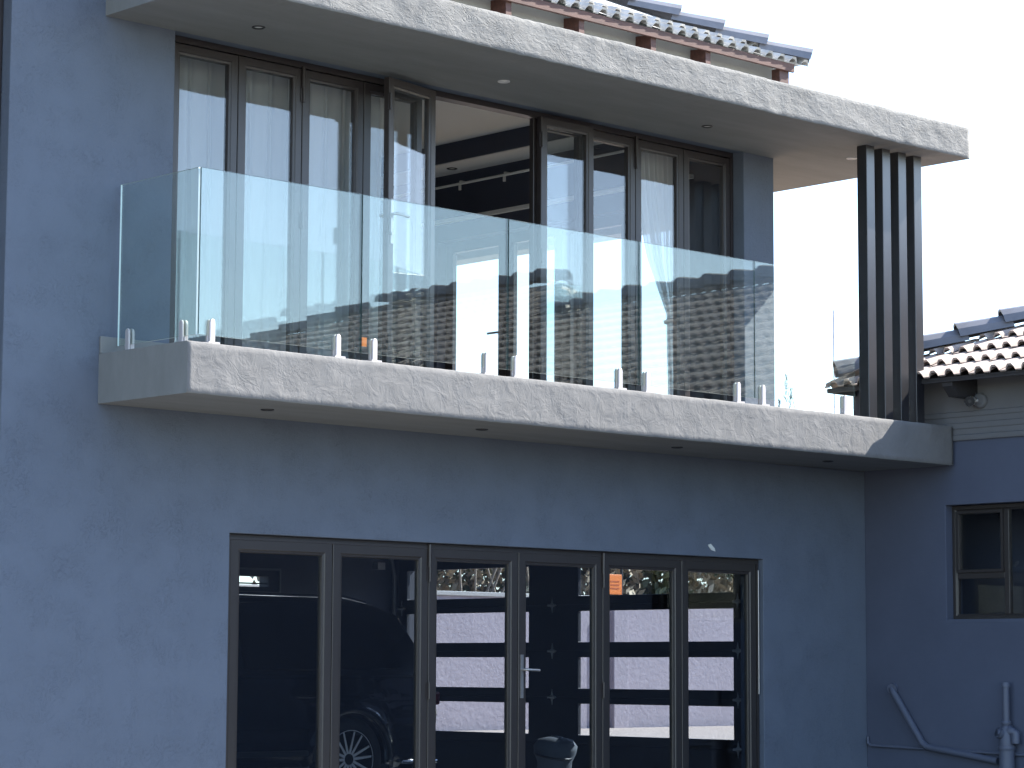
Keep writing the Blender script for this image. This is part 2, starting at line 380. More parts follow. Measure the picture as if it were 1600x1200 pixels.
# lower folding doors
LX0, LX1, LZ0, LZ1 = 1.115, 6.462, .02, 2.055
q = MB(); q.ring(6.50-1.075-.004, 2.6, [(0, 0), (.02, 0), (.02, -.01), (.036, -.01), (.036, .085), (0, .085)])
q.build('door_frame', M_frame2, house, loc=(1.077, .05, -.512))
lw = (LX1-LX0)/6
LM2 = leaf_frame_mesh(lw-.006, LZ1-LZ0, M_frame2, .085); PM2 = pane_mesh(lw-.006, LZ1-LZ0, M_dark, .087)
for k in range(6):
    leaf(LM2, PM2, LX0+lw*k+.003, .045, LZ0, 0, handle=(.0 if k == 3 else None), hinge=(k in (2,4)), h=2.035)
    if k in (2, 4):
        pass
q = MB(); q.tube([(0, 0, -.5), (0, 0, .5)], .006, 8)
for x, z in ((6.478, 1.5),): q.build('hinge_rod', M_steel, house, loc=(x, .034, z))
bh = MB(); bh.tube([(0, -.012, -.14), (0, -.012, .02)], .014, 10); BH = bh.mesh('bolt_hinge', M_frame)
for x in (LX0+2*lw, LX0+4*lw): link('bolt_hinge', BH, house, loc=(x, .045, 2.06))
for x in (UX0+2*uw, UX0+8*uw): link('bolt_hinge', BH, house, loc=(x, UY, 5.385))

# left window
win = thing('tall_window', 'tall dark framed window cut off at the left edge, beside the navy plaster', 'window')
q = MB(); q.ring(1.56, 3.04, [(0, 0), (.05, 0), (.055, .012), (.075, .014), (.078, .03), (.078, .06), (0, .06)]); q.build('frame', M_frame, win, loc=(-2.29, .09, 2.61))
q = MB(); q.box(.07, 1.49, .028, .036, .07, 2.97); q.build('pane', M_glass, win, loc=(-2.29, .09, 2.61))
win.parent = None

# upper room interior -------------------------------------------------
room = house
box_part('ceiling', M_ceil, room, -3., 6.06, .26, 8., 5.97, 6.02)
box_part('bulkhead', M_ceil, room, 6.064, 6.46, .26, 8., 5.79, 5.81)
box_part('cove_face', M_roomnavy, room, 6.05, 6.062, .26, 8., 5.795, 6.10)
box_part('upper_floor', M_floor, room, -3., 6.44, .262, 8., 3.1, 3.21)
box_part('room_wall', M_roomnavy, room, -3., 6.66, 8.0, 8.15, 2.9, 6.2)
box_part('partition_wall', M_roomnavy, room, -3.1, -2.95, .26, 8., 2.9, 6.2)
side = wall_grid([.252, 8.0], [3.2, 6.15], [(.80, 3.95, 3.205, 5.17)], 6.45, 6.66, 'x', M_roomnavy, 'side_wall', room)
box_part('head_trim', M_white, room, 6.40, 6.449, .7, 4.2, 5.33, 5.365, bevel=.004)
box_part('roof_deck', M_lgrey, room, -9., 6.66, .0, 8.2, 6.155, 6.19)
for k, y in enumerate((1.6, 3.55, 5.2)):
    downlight(room, 6.26, y, 5.789, M_black, .05)
# side sliding door, seen through the room
for (y0, y1) in ((.80, 1.555), (1.555, 2.39), (2.39, 3.125), (3.125, 3.95)):
    w = y1-y0; q = MB(); st = .1
    q.ring(w-.004, 1.955, [(0, 0), (st, 0), (st, .05), (0, .05)])
    o = q.build('sliding_door_leaf', M_frame, room, loc=(6.60, y0+.002, 3.21), rot=(0,0,math.pi/2), bevel=.004)
    q = MB(); q.box(st-.002, w-.004-st+.002, .022, .028, st-.002, 1.955-st+.002); q.build('pane', M_pane, o)
    if y0 == 3.125:
        q = MB(); q.box(.03, .06, .05, .056, .9, 1.14); q.tube([(.045, .05, 1.04), (.045, .10, 1.04), (.06, .105, 1.04), (.18, .105, 1.04)], .011, 8); q.build('handle', M_black, o)
# curtain rail
rail = thing('curtain_rail', 'slim white curtain rail on brackets along the dark wall of the upper room', 'curtain rail')
q = MB(); q.tube([(6.36, .5, 5.66), (6.36, 6.5, 5.66)], .012, 10); q.build('rod', M_white, rail)
for y in (1.2, 2.95, 3.55, 5.0):
    q = MB(); q.box(6.352, 6.368, y-.012, y+.012, 5.60, 5.655); q.box(6.362, 6.448, y-.01, y+.01, 5.672, 5.69); q.build('bracket', M_white, rail)

# curtains
def curtain(name, label, pts, parentless=True, amp=.035, waves=11, y=.36, seed=0):
    """pts: rows (z, x0, x1) from top to bottom"""
    q = MB(); nx = waves*10; rows = []
    for i in range(len(pts)-1):
        for s in range(8):
            t = s/8; rows.append([pts[i][k]*(1-t)+pts[i+1][k]*t for k in range(3)])
    rows.append(list(pts[-1]))
    for (z, x0, x1) in rows:
        for k in range(nx+1):
            u = k/nx; ph = u*waves*2*math.pi
            w = amp*min(1, (x1-x0)/(pts[0][2]-pts[0][1])*1.6)
            q.v.append((x0+(x1-x0)*(u+.012*math.sin(ph*.5+z+seed)), y+w*math.sin(ph+.35*math.sin(z*1.3+seed+u*9))*(.7+.3*math.sin(u*13+seed)), z))
    for r in range(len(rows)-1):
        for k in range(nx):
            a0 = r*(nx+1)+k; q.f.append((a0, a0+1, a0+nx+2, a0+nx+1)); q.mi.append(0); q.sm.append(True)
    o = q.build(name, M_sheer, fix=False); tag(o, label, 'curtain', 'sheer curtains behind the folding doors'); return o
curtain('curtain', 'wide white sheer curtain hanging full length behind the left glass doors', [(5.9, .45, 2.74), (4.8, .47, 2.70), (3.23, .5, 2.64)], waves=26, amp=.03)
ct = curtain('curtain', 'white sheer curtain gathered by a tie behind the right glass doors', [(5.7, 5.30, 5.85), (5.0, 5.36, 5.84), (4.5, 5.50, 5.80), (4.06, 5.72, 5.80), (3.9, 5.72, 5.80), (3.5, 5.735, 5.83), (3.23, 5.73, 5.86)], waves=9, amp=.03, y=.34, seed=3)
q = MB(); q.tube([(5.69, .34, 3.99), (5.72, .29, 4.01), (5.79, .29, 4.01), (5.83, .33, 3.97), (5.86, .40, 3.93)], .018, 8); q.build('tie_band', M_white, ct)

# upper roof ----------------------------------------------------------
def tile_mesh(name, m_, w=.298, d=.42, roll=.054, thick=.012):
    prof = []
    for r in range(2):
        o = r*w/2
        prof += [(o, 0.), (o+.058, 0.)]+[(o+.058+.091*t, roll*h) for t, h in ((.08, .45), (.3, .92), (.7, .92), (.92, .45))]
    prof.append((w, 0.))
    q = MB(); n = len(prof)
    vs = [(x, 0, z+.009) for x, z in prof]+[(x, d, z*.22) for x, z in prof]+[(x, .004, z*.86+.009-thick) for x, z in prof]
    fs = [(i, i+1, n+i+1, n+i) for i in range(n-1)]+[(2*n+i, 2*n+i+1, i+1, i) for i in range(n-1)]
    q.add(vs, fs); return q.mesh(name, m_, fix=False)
def cap_mesh(name, m_, L=.44, r=.125):
    q = MB(); k = 7
    def arc(rr, y, dz): return [(rr*math.cos(math.pi*i/(k-1))*1.05, y, rr*.98*math.sin(math.pi*i/(k-1))+dz-.045) for i in range(k)]
    vs = arc(r, 0, .03)+arc(r*.86, L, 0)+arc(r-.02, .002, .03)
    fs = [(i, i+1, k+i+1, k+i) for i in range(k-1)]+[(2*k+i, 2*k+i+1, i+1, i) for i in range(k-1)]
    q.add(vs, fs, 0, False); return q.mesh(name, m_, fix=False)
UP = rad(26)
roof = MB(); roof.add([(-9,-.16,6.235),(6.86,-.16,6.235),(6.86-6,5.84,6.235+6*math.tan(UP)),(-9,5.84,6.235+6*math.tan(UP)),(6.86,12,6.235)],[(0,1,2,3),(1,4,2)])
uroof = roof.build('roof', M_tileg, house, fix=False)
TG = tile_mesh('tile', M_tileg); CAP = cap_mesh('ridge_cap', M_cap)
for c in range(2):
    for k in range(26):
        x = 6.56-k*.3-c*.3
        o = link('tile', TG, uroof, loc=(x+random.uniform(-.004,.004), -.215+c*.32*math.cos(UP), 6.205+c*.32*math.sin(UP)+random.uniform(-.003,.003)), rot=(UP-rad(2), 0, 0))
hipd = Vector((-1, 1, math.tan(UP))); hl = hipd.length; hs = hipd.normalized()
for k in range(12):
    p = Vector((6.84, -.19, 6.275))+hs*(k*.385-.05)
    link('ridge_cap', CAP, uroof, loc=p, rot=(math.asin(hs.z)-rad(2.5), 0, rad(45)))
q = MB(); q.box(-9, 6.70, -.205, -.18, 6.135, 6.205); q.build('fascia_board', M_wood, house, bevel=.003)
rt = MB(); rt.prism([(-.178, 6.01), (-.178, 6.16), (.19, 6.19), (.19, 6.12), (-.10, 6.07), (-.125, 6.01)], 'x', -.03, .03); RT = rt.mesh('rafter', M_wood)
for x in (1.2, 1.95, 2.7, 3.45, 4.22, 5.02, 5.66): link('rafter', RT, house, loc=(x, 0, 0), bevel=.003)
q = MB(); q.box(6.54, 6.66, -.178, -.09, 6.01, 6.15); q.build('corner_rafter', M_wood, house, bevel=.003)

# ------------------------------------------------------------------ glass balustrade
bal = thing('glass_balustrade', 'frameless clear glass balustrade clamped by steel spigots along the balcony edge', 'balustrade')
GZ0, GZ1 = 3.262, 4.322
def gpanel(x0, x1, y0, y1, me=M_edge):
    q = MB(); q.box(x0, x1, y0, y1, GZ0, GZ1)
    long_x = (x1-x0) > (y1-y0)
    # slim edges take the edge colour, bottom the painted-bright copy; broad faces stay clear
    q.mi = [2, 1, 0 if long_x else 1, 1 if long_x else 0, 0 if long_x else 1, 1 if long_x else 0]
    q.build('glass_panel', [M_bal, me, M_edge2], bal)
GY = -.885
for x0, x1 in ((.131, 1.446), (1.456, 2.781), (2.791, 4.102), (4.112, 5.392)): gpanel(x0, x1, GY-.006, GY+.006)
gpanel(5.402, 6.60, GY-.006, GY+.006, M_bal)
gpanel(.118, .130, -.876, -.03, M_edge2)
def spigot_mesh():
    q = MB(); w = .021; prof = []
    # rounded-top clamp cheeks either side of the glass, on a square base
    outline = [(-w, 0), (w, 0), (w, .125)]+[(w*math.cos(t), .125+.026*math.sin(t)) for t in (.5, 1.05, 1.57, 2.09, 2.64)]+[(-w, .125)]
    q.prism(outline, 'y', -.026, -.0065); q.prism(outline, 'y', .0065, .022)
    q.box(-.026, .026, -.0064, .0064, 0, .05)
    return q.mesh('spigot', M_spig)
SP = spigot_mesh()
q = MB(); q.prism([(-.044,-.044),(.044,-.044),(.044,.044),(-.044,.044)], 'z', 0, .012); BP = q.mesh('base_plate', M_spig)
def spigot(x, y, rz=0):
    o = link('spigot', SP, bal, bevel=.005, loc=(x, y, 3.215), rot=(0,0,rz)); link('base_plate', BP, o, loc=(0,0,-.008))
for x in (.224, 1.246, 1.558, 2.576, 2.856, 3.893, 4.183, 5.184, 5.472, 6.459): spigot(x, GY)
spigot(.124, -.155, math.pi/2); spigot(.124, -.735, math.pi/2)
q = MB(); q.box(-.02, .02, -.004, .004, -.03, .03)
st = q.build('sticker', M_orange, None, loc=(1.50, GY+.02, 3.34)); tag(st, 'small orange tag stuck beside the steel spigot at the second glass panel', 'tag')

# ------------------------------------------------------------------ slatted column
col = thing('slatted_column', 'black column of four upright metal fins between balcony and canopy', 'column')
for x in (6.765, 6.972, 7.180, 7.386):
    q = MB(); q.box(x, x+.103, -.9, -.80, 3.20, 5.436); q.build('slat', M_slat, col, bevel=.004)
box_part('base_plate', M_slat, col, 6.76, 7.49, -.895, -.805, 3.196, 3.212)

# ------------------------------------------------------------------ wing house
wing = thing('house_wing', 'single-storey navy wing with a clay tiled hip roof at the right', 'house')
WX = 7.825
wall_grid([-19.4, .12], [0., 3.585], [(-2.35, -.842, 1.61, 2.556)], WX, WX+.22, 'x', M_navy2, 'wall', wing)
q = MB(); q.prism([(WX+.01, 3.085), (WX-.022, 3.085), (WX-.026, 3.10), (WX-.026, 3.125), (WX-.012, 3.135), (WX-.012, 3.175), (WX-.020, 3.185), (WX-.020, 3.225), (WX-.008, 3.232), (WX-.008, 3.275), (WX-.016, 3.284), (WX-.016, 3.318), (WX-.005, 3.325), (WX-.005, 3.586), (WX+.01, 3.586)], 'y', -19.4, -.03)
q.build('cornice', M_lgrey, wing)
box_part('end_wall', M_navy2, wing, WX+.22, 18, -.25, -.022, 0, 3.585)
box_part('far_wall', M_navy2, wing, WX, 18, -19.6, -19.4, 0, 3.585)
# roof: west slope carries the tiles
PW = rad(24); EX, EZ = 7.42, 3.575
cw, sw, tw = math.cos(PW), math.sin(PW), math.tan(PW)
def zof(x): return EZ+(x-EX)*tw
poly = [(7.45,.12),(11.4,-3.83),(11.4,-9.1),(13.0,-10.7),(13.0,-14.2),(7.45,-19.75)]
q = MB()
vs = [(x, y, zof(x)-.035) for x, y in poly]
vs += [(15.35,.12,zof(7.45)-.035),(15.35,-9.1,zof(7.45)-.035),(18.55,-19.75,zof(7.45)-.035),(18.55,-9.1,zof(7.45)-.035)]
q.add(vs, [(0,1,2,3,4,5), (0,6,1), (1,6,7,2), (2,7,9,3), (3,9,8,4), (4,8,5)])
wroof = q.build('roof', M_dwood, wing, fix=False)
TW = tile_mesh('tile', M_tile); CW = cap_mesh('ridge_cap', M_cap, L=.47, r=.14)
def inside(x, y):
    n = len(poly); c = False; j = n-1
    for i in range(n):
        (xi, yi), (xj, yj) = poly[i], poly[j]
        if (yi > y) != (yj > y) and x < (xj-xi)*(y-yi)/(yj-yi)+xi: c = not c
        j = i
    return c
places = []
for c in range(26):
    xs = EX+c*.325*cw
    for k in range(80):
        yc = .10-k*.3
        if not inside(xs+.08, yc-.20) or (-11.2 < yc < -8.6 and xs > 11.0 and not inside(xs+.3, yc+.03)): continue
        places.append((xs, yc, EZ+c*.325*sw))
places.sort(key=lambda p: (p[0]-WX)*.9+abs(p[1]+2.2))
rotT = Matrix.Rotation(-math.pi/2, 4, 'Z') @ Matrix.Rotation(PW-rad(2.2), 4, 'X')
eT = rotT.to_euler()
far = MB(); tv = [v.co.copy() for v in TW.vertices]; tf = [tuple(p.vertices) for p in TW.polygons]
for i, (x, y, z) in enumerate(places):
    jx, jz = random.uniform(-.006, .006), random.uniform(-.004, .004)
    if i < 290: link('tile', TW, wroof, loc=(x+jx, y, z+jz), rot=eT)
    else:
        Mx = Matrix.Translation((x+jx, y, z+jz)) @ rotT
        far.add([Mx @ v for v in tv], tf)
ft = far.build('tile_field', M_tile, wroof, fix=False); ft['kind'] = 'stuff'
# back eave tiles beside the corner
rotB = (Matrix.Rotation(math.pi, 4, 'Z') @ Matrix.Rotation(PW-rad(2.2), 4, 'X')).to_euler()
for k in range(10): link('tile', TW, wroof, loc=(7.80+k*.3, .15, EZ), rot=rotB)
def caps(p0, p1, n_off=0.):
    p0, p1 = Vector(p0), Vector(p1); d = (p1-p0); L = d.length; d.normalize()
    n = int(L/.40)
    for k in range(n):
        p = p0+d*(k*.40+(.12 if k == 0 else 0.))
        link('ridge_cap', CW, wroof, loc=p, rot=(math.asin(d.z)-rad(2.5), 0, math.atan2(d.y, d.x)-math.pi/2))
up = .075
caps((7.44,.13,zof(7.44)+up), (11.4,-3.83,zof(11.4)+up)); caps((11.4,-9.2,zof(11.4)+up), (11.4,-3.7,zof(11.4)+up))
caps((11.4,-9.1,zof(11.4)+up), (13.0,-10.7,zof(13.0)+up)); caps((13.0,-14.3,zof(13.0)+up), (13.0,-10.6,zof(13.0)+up)); caps((7.45,-19.75,zof(7.45)+up), (13.0,-14.2,zof(13.0)+up))
q = MB(); q.box(7.455, 7.475, -19.7, .10, EZ-.042, EZ-.004); q.build('fascia_board', M_dwood, wing)
q = MB(); q.box(7.475, 18, .08, .10, EZ-.042, EZ-.004); q.build('fascia_board', M_dwood, wing)
rf = MB(); rf.prism([(7.476, 3.50), (7.476, 3.56), (WX+.02, 3.60), (WX+.02, 3.42), (7.56, 3.42)], 'y', -.05, .05); RF = rf.mesh('rafter', M_dwood)
for k in range(10): link('rafter', RF, wing, loc=(0, -.33-k*.81, 0), bevel=.003)
# wing window
w1 = bpy.data.objects.new('window', None); C.objects.link(w1); w1.parent = wing
w1.location = (WX+.085, -.846, 1.614); w1.rotation_euler = (0,0,-math.pi/2)
q = MB(); q.ring(1.50, .938, [(0, 0), (.03, 0), (.036, .010), (.046, .012), (.046, .05), (0, .05)]); q.build('frame', M_frame2, w1, bevel=.003)
q = MB(); q.box(.515, .565, .001, .048, .046, .892); q.build('mullion', M_frame2, w1, bevel=.004)
q = MB(); q.box(.046, .515, .002, .046, .335, .385); q.build('transom', M_frame2, w1, bevel=.004)
q = MB(); q.ring(.467, .507, [(0, -.012), (.022, -.012), (.026, 0), (.026, .03), (0, .03)]); q.build('sash', M_frame2, w1, loc=(.047, 0, .386))
for (a0, b0, c0, d0) in ((.04, .52, .04, .34), (.06, .50, .40, .88), (.56, 1.46, .04, .90)):
    q = MB(); q.box(a0, b0, .022, .027, c0, d0); q.build('pane', M_pane, w1)
q = MB(); q.box(-.01, 1.51, -.086, .0, -.03, .002); q.build('sill', M_navy2, w1, bevel=.003)
box_part('dark_box_side', M_roomnavy, wing, WX+.9, WX+.95, -3.2, -.3, .5, 3.2)  # shallow dark box added behind the window to keep stray sun out
for y_ in (-3.25, -.30): box_part('dark_box_side', M_roomnavy, wing, WX+.221, WX+.95, y_, y_+.05, .9, 3.25)
box_part('dark_box_floor', M_gar, wing, WX+.221, WX+1.2, -3.2, -.3, .9, .95)
box_part('dark_box_top', M_gar, wing, WX+.221, WX+1.2, -3.2, -.3, 3.2, 3.25)

# ------------------------------------------------------------------ camera, pipes on the wing wall
sc_ = thing('security_camera', 'white and black security camera on a round junction box under the eave', 'camera', (WX-.005, -1.21, 3.40))
q = MB(); q.lathe([(.062, 0), (.062, .035), (.05, .042)], 24, 0, Matrix.Rotation(-math.pi/2, 4, 'Y')); q.build('junction_box', M_lgrey, sc_, loc=(0, -.02, .0))
q = MB(); q.tube([(-.02, .03, .02), (-.03, .035, .09), (-.02, .04, .165)], .014, 10); q.build('conduit', M_lgrey, sc_)
q = MB(); q.tube([(-.03, -.01, 0), (-.07, .005, -.005)], .013, 10); q.build('bracket', M_whiteplastic, sc_)
dcam = Vector((-.85, -.5, -.12)).normalized(); pc = Vector((-.08, .03, -.005))
q = MB(); q.tube([pc-dcam*.02, pc+dcam*.09], .040, 18); q.tube([pc+dcam*.03, pc+dcam*.094], .043, 18, cap=False); q.build('body', M_whiteplastic, sc_)
q = MB(); q.tube([pc+dcam*.0905, pc+dcam*.097], .041, 18); q.build('lens_face', M_lens, sc_)
q = MB(); q.tube([pc+dcam*.097, pc+dcam*.101], .014, 14); q.build('lens', M_black, sc_)

PX = WX-.045
wp = thing('waste_pipe', 'painted waste pipe slanting down the wing wall to the drain', 'pipe', group='painted pipes on the wing wall')
q = MB(); q.tube([(WX+.01, -.285, 1.05), (PX-.0, -.30, 1.035), (PX, -.32, 1.01), (PX, -.61, .60), (PX, -.655, .572), (PX, -.72, .562), (PX, -1.36, .475)], .028, 14); q.build('pipe', M_pipe, wp)
q = MB(); q.tube([(WX+.002, -.29, 1.05), (PX-.004, -.30, 1.04)], .043, 14); q.build('collar', M_pipe, wp)
vp = thing('drain_stack', 'upright painted drain stack with an open inspection eye and branch', 'pipe', group='painted pipes on the wing wall')
VX, VY = WX-.075, -1.47
q = MB(); q.tube([(VX, VY, .78), (VX, VY, 1.10)], .029, 16); q.build('pipe', M_pipe, vp)
q = MB(); q.lathe([(.036, 1.065), (.037, 1.10), (.034, 1.105)], 16, 0, Matrix.Translation((VX, VY, 0))); q.build('pipe_cap', M_pipe, vp)
q = MB(); q.lathe([(.036, .745), (.036, .77), (.041, .775), (.041, .792), (.035, .797)], 18, 0, Matrix.Translation((VX, VY, 0))); q.build('collar', M_pipe, vp)
q = MB(); q.tube([(VX, VY, -.0), (VX, VY, .60), (VX, VY, .70), (VX, VY, .755)], [.062, .062, .060, .036], 20); q.build('drain_body', M_pipe, vp)
q = MB(); q.lathe([(.066, .565), (.070, .575), (.070, .592), (.066, .60)], 22, 0, Matrix.Translation((VX, VY, 0))); q.build('collar', M_pipe, vp)
de = Vector((-.75, .35, .35)).normalized(); e0 = Vector((VX, VY, .675))
q = MB(); q.tube([e0, e0+de*.055, e0+de*.085], [.04, .043, .048], 18, cap=False); q.tube([e0+de*.085, e0+de*.087, e0+de*.06], [.048, .036, .033], 18); q.build('inspection_eye', M_pipe, vp)
q = MB(); q.tube([(VX, VY, .68), (VX, VY-.055, .725), (VX, VY-.085, .70), (VX, VY-.085, .62)], [.045, .042, .038, .034], 16); q.build('branch', M_pipe, vp)
cd = thing('conduit', 'thin painted conduit running low along the wing wall from the corner', 'pipe', group='painted pipes on the wing wall')
q = MB(); q.tube([(WX-.016, -.015, .64), (WX-.016, -.018, .585), (WX-.016, -.05, .567), (WX-.016, -1.38, .535), (WX-.016, -1.9, .52)], .013, 10); q.build('pipe', M_pipe, cd)

# chip of bare plaster
q = MB(); q.prism([(0,.02),(.03,.028),(.075,-.005),(.085,-.03),(.04,-.022),(.01,.004)], 'y', -.006, .002)
ch = q.build('plaster_chip', M_chip, None, loc=(5.83, 0, 2.165)); tag(ch, 'small pale chip on the navy wall above the lower folding doors', 'chip')
chips = MB()

# ------------------------------------------------------------------ garage behind the lower doors
g = house
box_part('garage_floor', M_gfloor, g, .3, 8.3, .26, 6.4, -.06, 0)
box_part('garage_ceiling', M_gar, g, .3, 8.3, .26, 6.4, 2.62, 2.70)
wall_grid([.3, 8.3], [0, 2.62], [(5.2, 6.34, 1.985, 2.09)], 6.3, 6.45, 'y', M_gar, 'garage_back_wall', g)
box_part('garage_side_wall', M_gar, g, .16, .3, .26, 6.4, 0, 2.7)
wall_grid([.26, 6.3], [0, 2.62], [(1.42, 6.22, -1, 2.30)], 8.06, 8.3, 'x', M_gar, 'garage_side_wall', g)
q = MB(); q.ring(1.33, .25, [(0, 0), (.02, 0), (.02, .02), (0, .02)]); q.build('slot_window_frame', M_lgrey, g, loc=(5.15, 6.275, 1.92))
q = MB(); q.box(5.202, 6.338, 6.33, 6.35, 2.012, 2.026); q.build('slot_window_bar', M_frame2, g)
gd = bpy.data.objects.new('garage_door', None); C.objects.link(gd); gd.parent = house
GX = 8.0
secs = [0.05, .485, .925, 1.365, 1.805, 2.30]
cols = [(1.66, 3.635), (4.315, 6.12)]
for i in range(5):
    z0, z1 = secs[i], secs[i+1]
    holes = [] if i == 0 else [(a_, b_, .57+.44*(i-1), .57+.44*(i-1)+.296) for a_, b_ in cols]
    wall_grid([1.45, 6.25], [z0, z1], holes, GX, GX+.045, 'x', M_gdoor, 'panel', gd)
    for (a_, b_, c_, d_) in holes:
        q = MB(); q.box(GX+.02, GX+.025, a_-.004, b_+.004, c_-.004, d_+.004); q.build('pane', M_pane, gd)
hg = MB(); hg.prism([(-.06, 0), (-.012, .02), (0, .075), (.012, .02), (.06, 0), (.012, -.02), (0, -.075), (-.012, -.02)], 'x', -.008, 0)
hg.tube([(-.012, -.05, 0), (-.012, .05, 0)], .012, 8); HG = hg.mesh('hinge', M_zinc)
for zc in secs[1:5]:
    for y in (1.60, 3.98, 6.19): link('hinge', HG, gd, loc=(GX-.001, y, zc))
for y in (1.42, 6.26):
    q = MB(); q.tube([(GX-.05, y, .0), (GX-.05, y, 2.12), (GX-.09, y, 2.30), (GX-.22, y, 2.42), (GX-2.4, y, 2.45)], .022, 8); q.build('track', M_steel, gd)
q = MB(); q.tube([(GX-.9, 5.9, 2.6), (GX-.9, 5.9, 2.36), (GX-.6, 5.9, 2.30)], .015, 8); q.box(GX-.62, GX-.52, 5.86, 5.94, 2.18, 2.25); q.build('opener_arm', M_steel, gd)

# bag in front of the garage door
bag = thing('bag', 'grey canvas bag with a dark strap standing before the garage door', 'bag', (7.1, 3.05, 0))
q = MB(); q.lathe([(.10, 0), (.15, .02), (.16, .22), (.165, .36), (.20, .43), (.21, .50), (.16, .56), (.05, .585), (.01, .59)], 18, 0, Matrix.Scale(.8, 4, Vector((1,0,0)))); q.build('body', M_bag, bag, rot=(0, rad(6), .4))
q = MB(); q.tube([(math.cos(t)*.150, math.sin(t)*.182, .41+.03*math.sin(t)) for t in [k*math.pi/10 for k in range(21)]], .012, 8); q.build('strap', M_black, bag)

# car ------------------------------------------------------------------
car = thing('car', 'black sport utility car with twin-spoke alloy wheels parked in the garage', 'car', (6.62, 5.0, 0))
def arch(cx, r, n=10): return [(cx+r*math.cos(t), .37+r*math.sin(t)) for t in [math.pi*(-.04)+k*math.pi*1.08/n for k in range(n+1)]]
prof = [(-.10, .40), (-.02, .55), (0, .78), (-.03, .98), (-.10, 1.10), (-2.0, 1.10), (-3.75, 1.06), (-4.45, .98), (-4.78, .82), (-4.85, .55), (-4.78, .33), (-4.42, .30)]
prof += list(reversed(arch(-3.95, .43))) + [(-3.45, .30), (-1.60, .30)] + list(reversed(arch(-1.07, .43))) + [(-.55, .33)]
q = MB(); q.prism(prof, 'y', -.925, .925, smooth=False); q.build('body', M_car, car, bevel=.05, seg=3)
def flank(sgn):
    q = MB(); nx, nz = 88, 14
    def lo(x):
        b = .30 if x > -4.5 else .42
        if x > -.5: b = .36
        for cx in (-1.07, -3.95):
            if abs(x-cx) < .43: b = max(b, .37+math.sqrt(.43**2-(x-cx)**2))
        return b
    for i in range(nx+1):
        x = -.02-4.78*i/nx
        e = max(0, (x+.35)/.35)**2*.13+max(0, (-4.3-x)/.5)**2*.16
        top = 1.10 if x > -2.2 else 1.10-.12*((-2.2-x)/2.6)**1.5
        for j in range(nz+1):
            t = j/nz; z = lo(x)+(top-lo(x))*t
            u = (z-.30)/.80
            y = .930+.045*math.sin(math.pi*min(1, max(0, u))**.8)+.012*math.exp(-((z-.90)/.035)**2)-.014*math.exp(-((z-.55)/.10)**2)
            for cx in (-1.07, -3.95):
                y += .018*math.exp(-((math.hypot(x-cx, z-.37)-.47)/.04)**2)
            q.v.append((x, sgn*(y-e), z))
    for i in range(nx):
        for j in range(nz):
            a0 = i*(nz+1)+j; q.f.append((a0, a0+1, a0+nz+2, a0+nz+1)); q.mi.append(0); q.sm.append(True)
    return q.build('side_panel', M_car, car, fix=False)
flank(-1); flank(1)
q = MB(); q.prism([(-.10,1.08),(-.17,1.42),(-.33,1.69),(-.60,1.775),(-.95,1.815),(-1.6,1.83),(-2.4,1.80),(-2.85,1.70),(-3.75,1.08)], 'y', -.90, .90)
for i, v in enumerate(q.v):
    t = max(0, (v[2]-1.10)/.70); q.v[i] = (v[0], v[1]*(1-.24*t), v[2])
cb = q.build('cabin', M_car, car, bevel=.05, seg=3)
for (pts) in ([(-.42,1.20),(-.56,1.60),(-1.30,1.68),(-1.30,1.18)], [(-1.36,1.18),(-1.36,1.665),(-2.22,1.67),(-2.22,1.18)], [(-2.28,1.18),(-2.28,1.67),(-2.75,1.62),(-3.40,1.18)]):
    q = MB()
    for y_ in (-.905, -.89):
        q.v += [(x, y_*(1-.24*max(0, (z-1.10)/.70))-(.008 if y_ < -.9 else 0), z) for x, z in pts]
    n = len(pts); q.f = [tuple(range(n)), tuple(range(2*n-1, n-1, -1))]+[(i, n+i, n+(i+1) % n, (i+1) % n) for i in range(n)]; q.mi = [0]*len(q.f); q.sm = [False]*len(q.f)
    q.build('side_window', M_carglass, car)
q = MB(); q.tube([(-.75, -.735, 1.79), (-1.0, -.735, 1.835), (-2.3, -.735, 1.84), (-2.6, -.735, 1.79)], .016, 8); q.build('roof_rail', M_chrome, car)
q = MB(); q.box(-3.35, -1.62, -1.03, -.95, .30, .335); q.build('running_board', M_chrome, car, bevel=.01)
q = MB(); q.box(-.50, -.06, -.985, -.955, .33, .36); q.build('bumper_trim', M_chrome, car, bevel=.008)
q = MB(); q.box(-.16, .012, -.93, -.55, .86, .98); q.build('tail_light', mat('tail_light_red', (.12, .008, .01), .2), car, bevel=.015)
for x in (-1.62, -2.70):
    q = MB(); q.box(x-.11, x+.11, -.985, -.962, .93, .955); q.build('door_handle', M_car, car, bevel=.008)
q = MB(); q.box(-3.45, -1.60, -1.0, -.935, .42, .47); q.build('sill_trim', M_black, car, bevel=.01)
q = MB(); q.tube([(-1.07+.445*math.cos(t), -.962, .37+.445*math.sin(t)) for t in [k*math.pi/16 for k in range(17)]], .022, 8); q.build('wheel_arch', M_black, car)
wh = MB(); Ry = Matrix.Rotation(math.pi/2, 4, 'X')
wh.lathe([(.27, -.10), (.33, -.12), (.375, -.09), (.38, 0), (.375, .09), (.33, .12), (.275, .11)], 40, 0, Ry, cap=False); WT = wh.mesh('tyre', M_tyre)
rm = MB(); rm.lathe([(.272, .10), (.262, .112), (.252, .10), (.245, -.08), (.02, -.09)], 40, 0, Ry, cap=False)
rm.lathe([(.262, .1125), (.256, .1125)], 40, 1, Ry, cap=False)
rm.lathe([(.001, .075), (.035, .075), (.055, .07), (.06, .02)], 20, 0, Ry, cap=False)
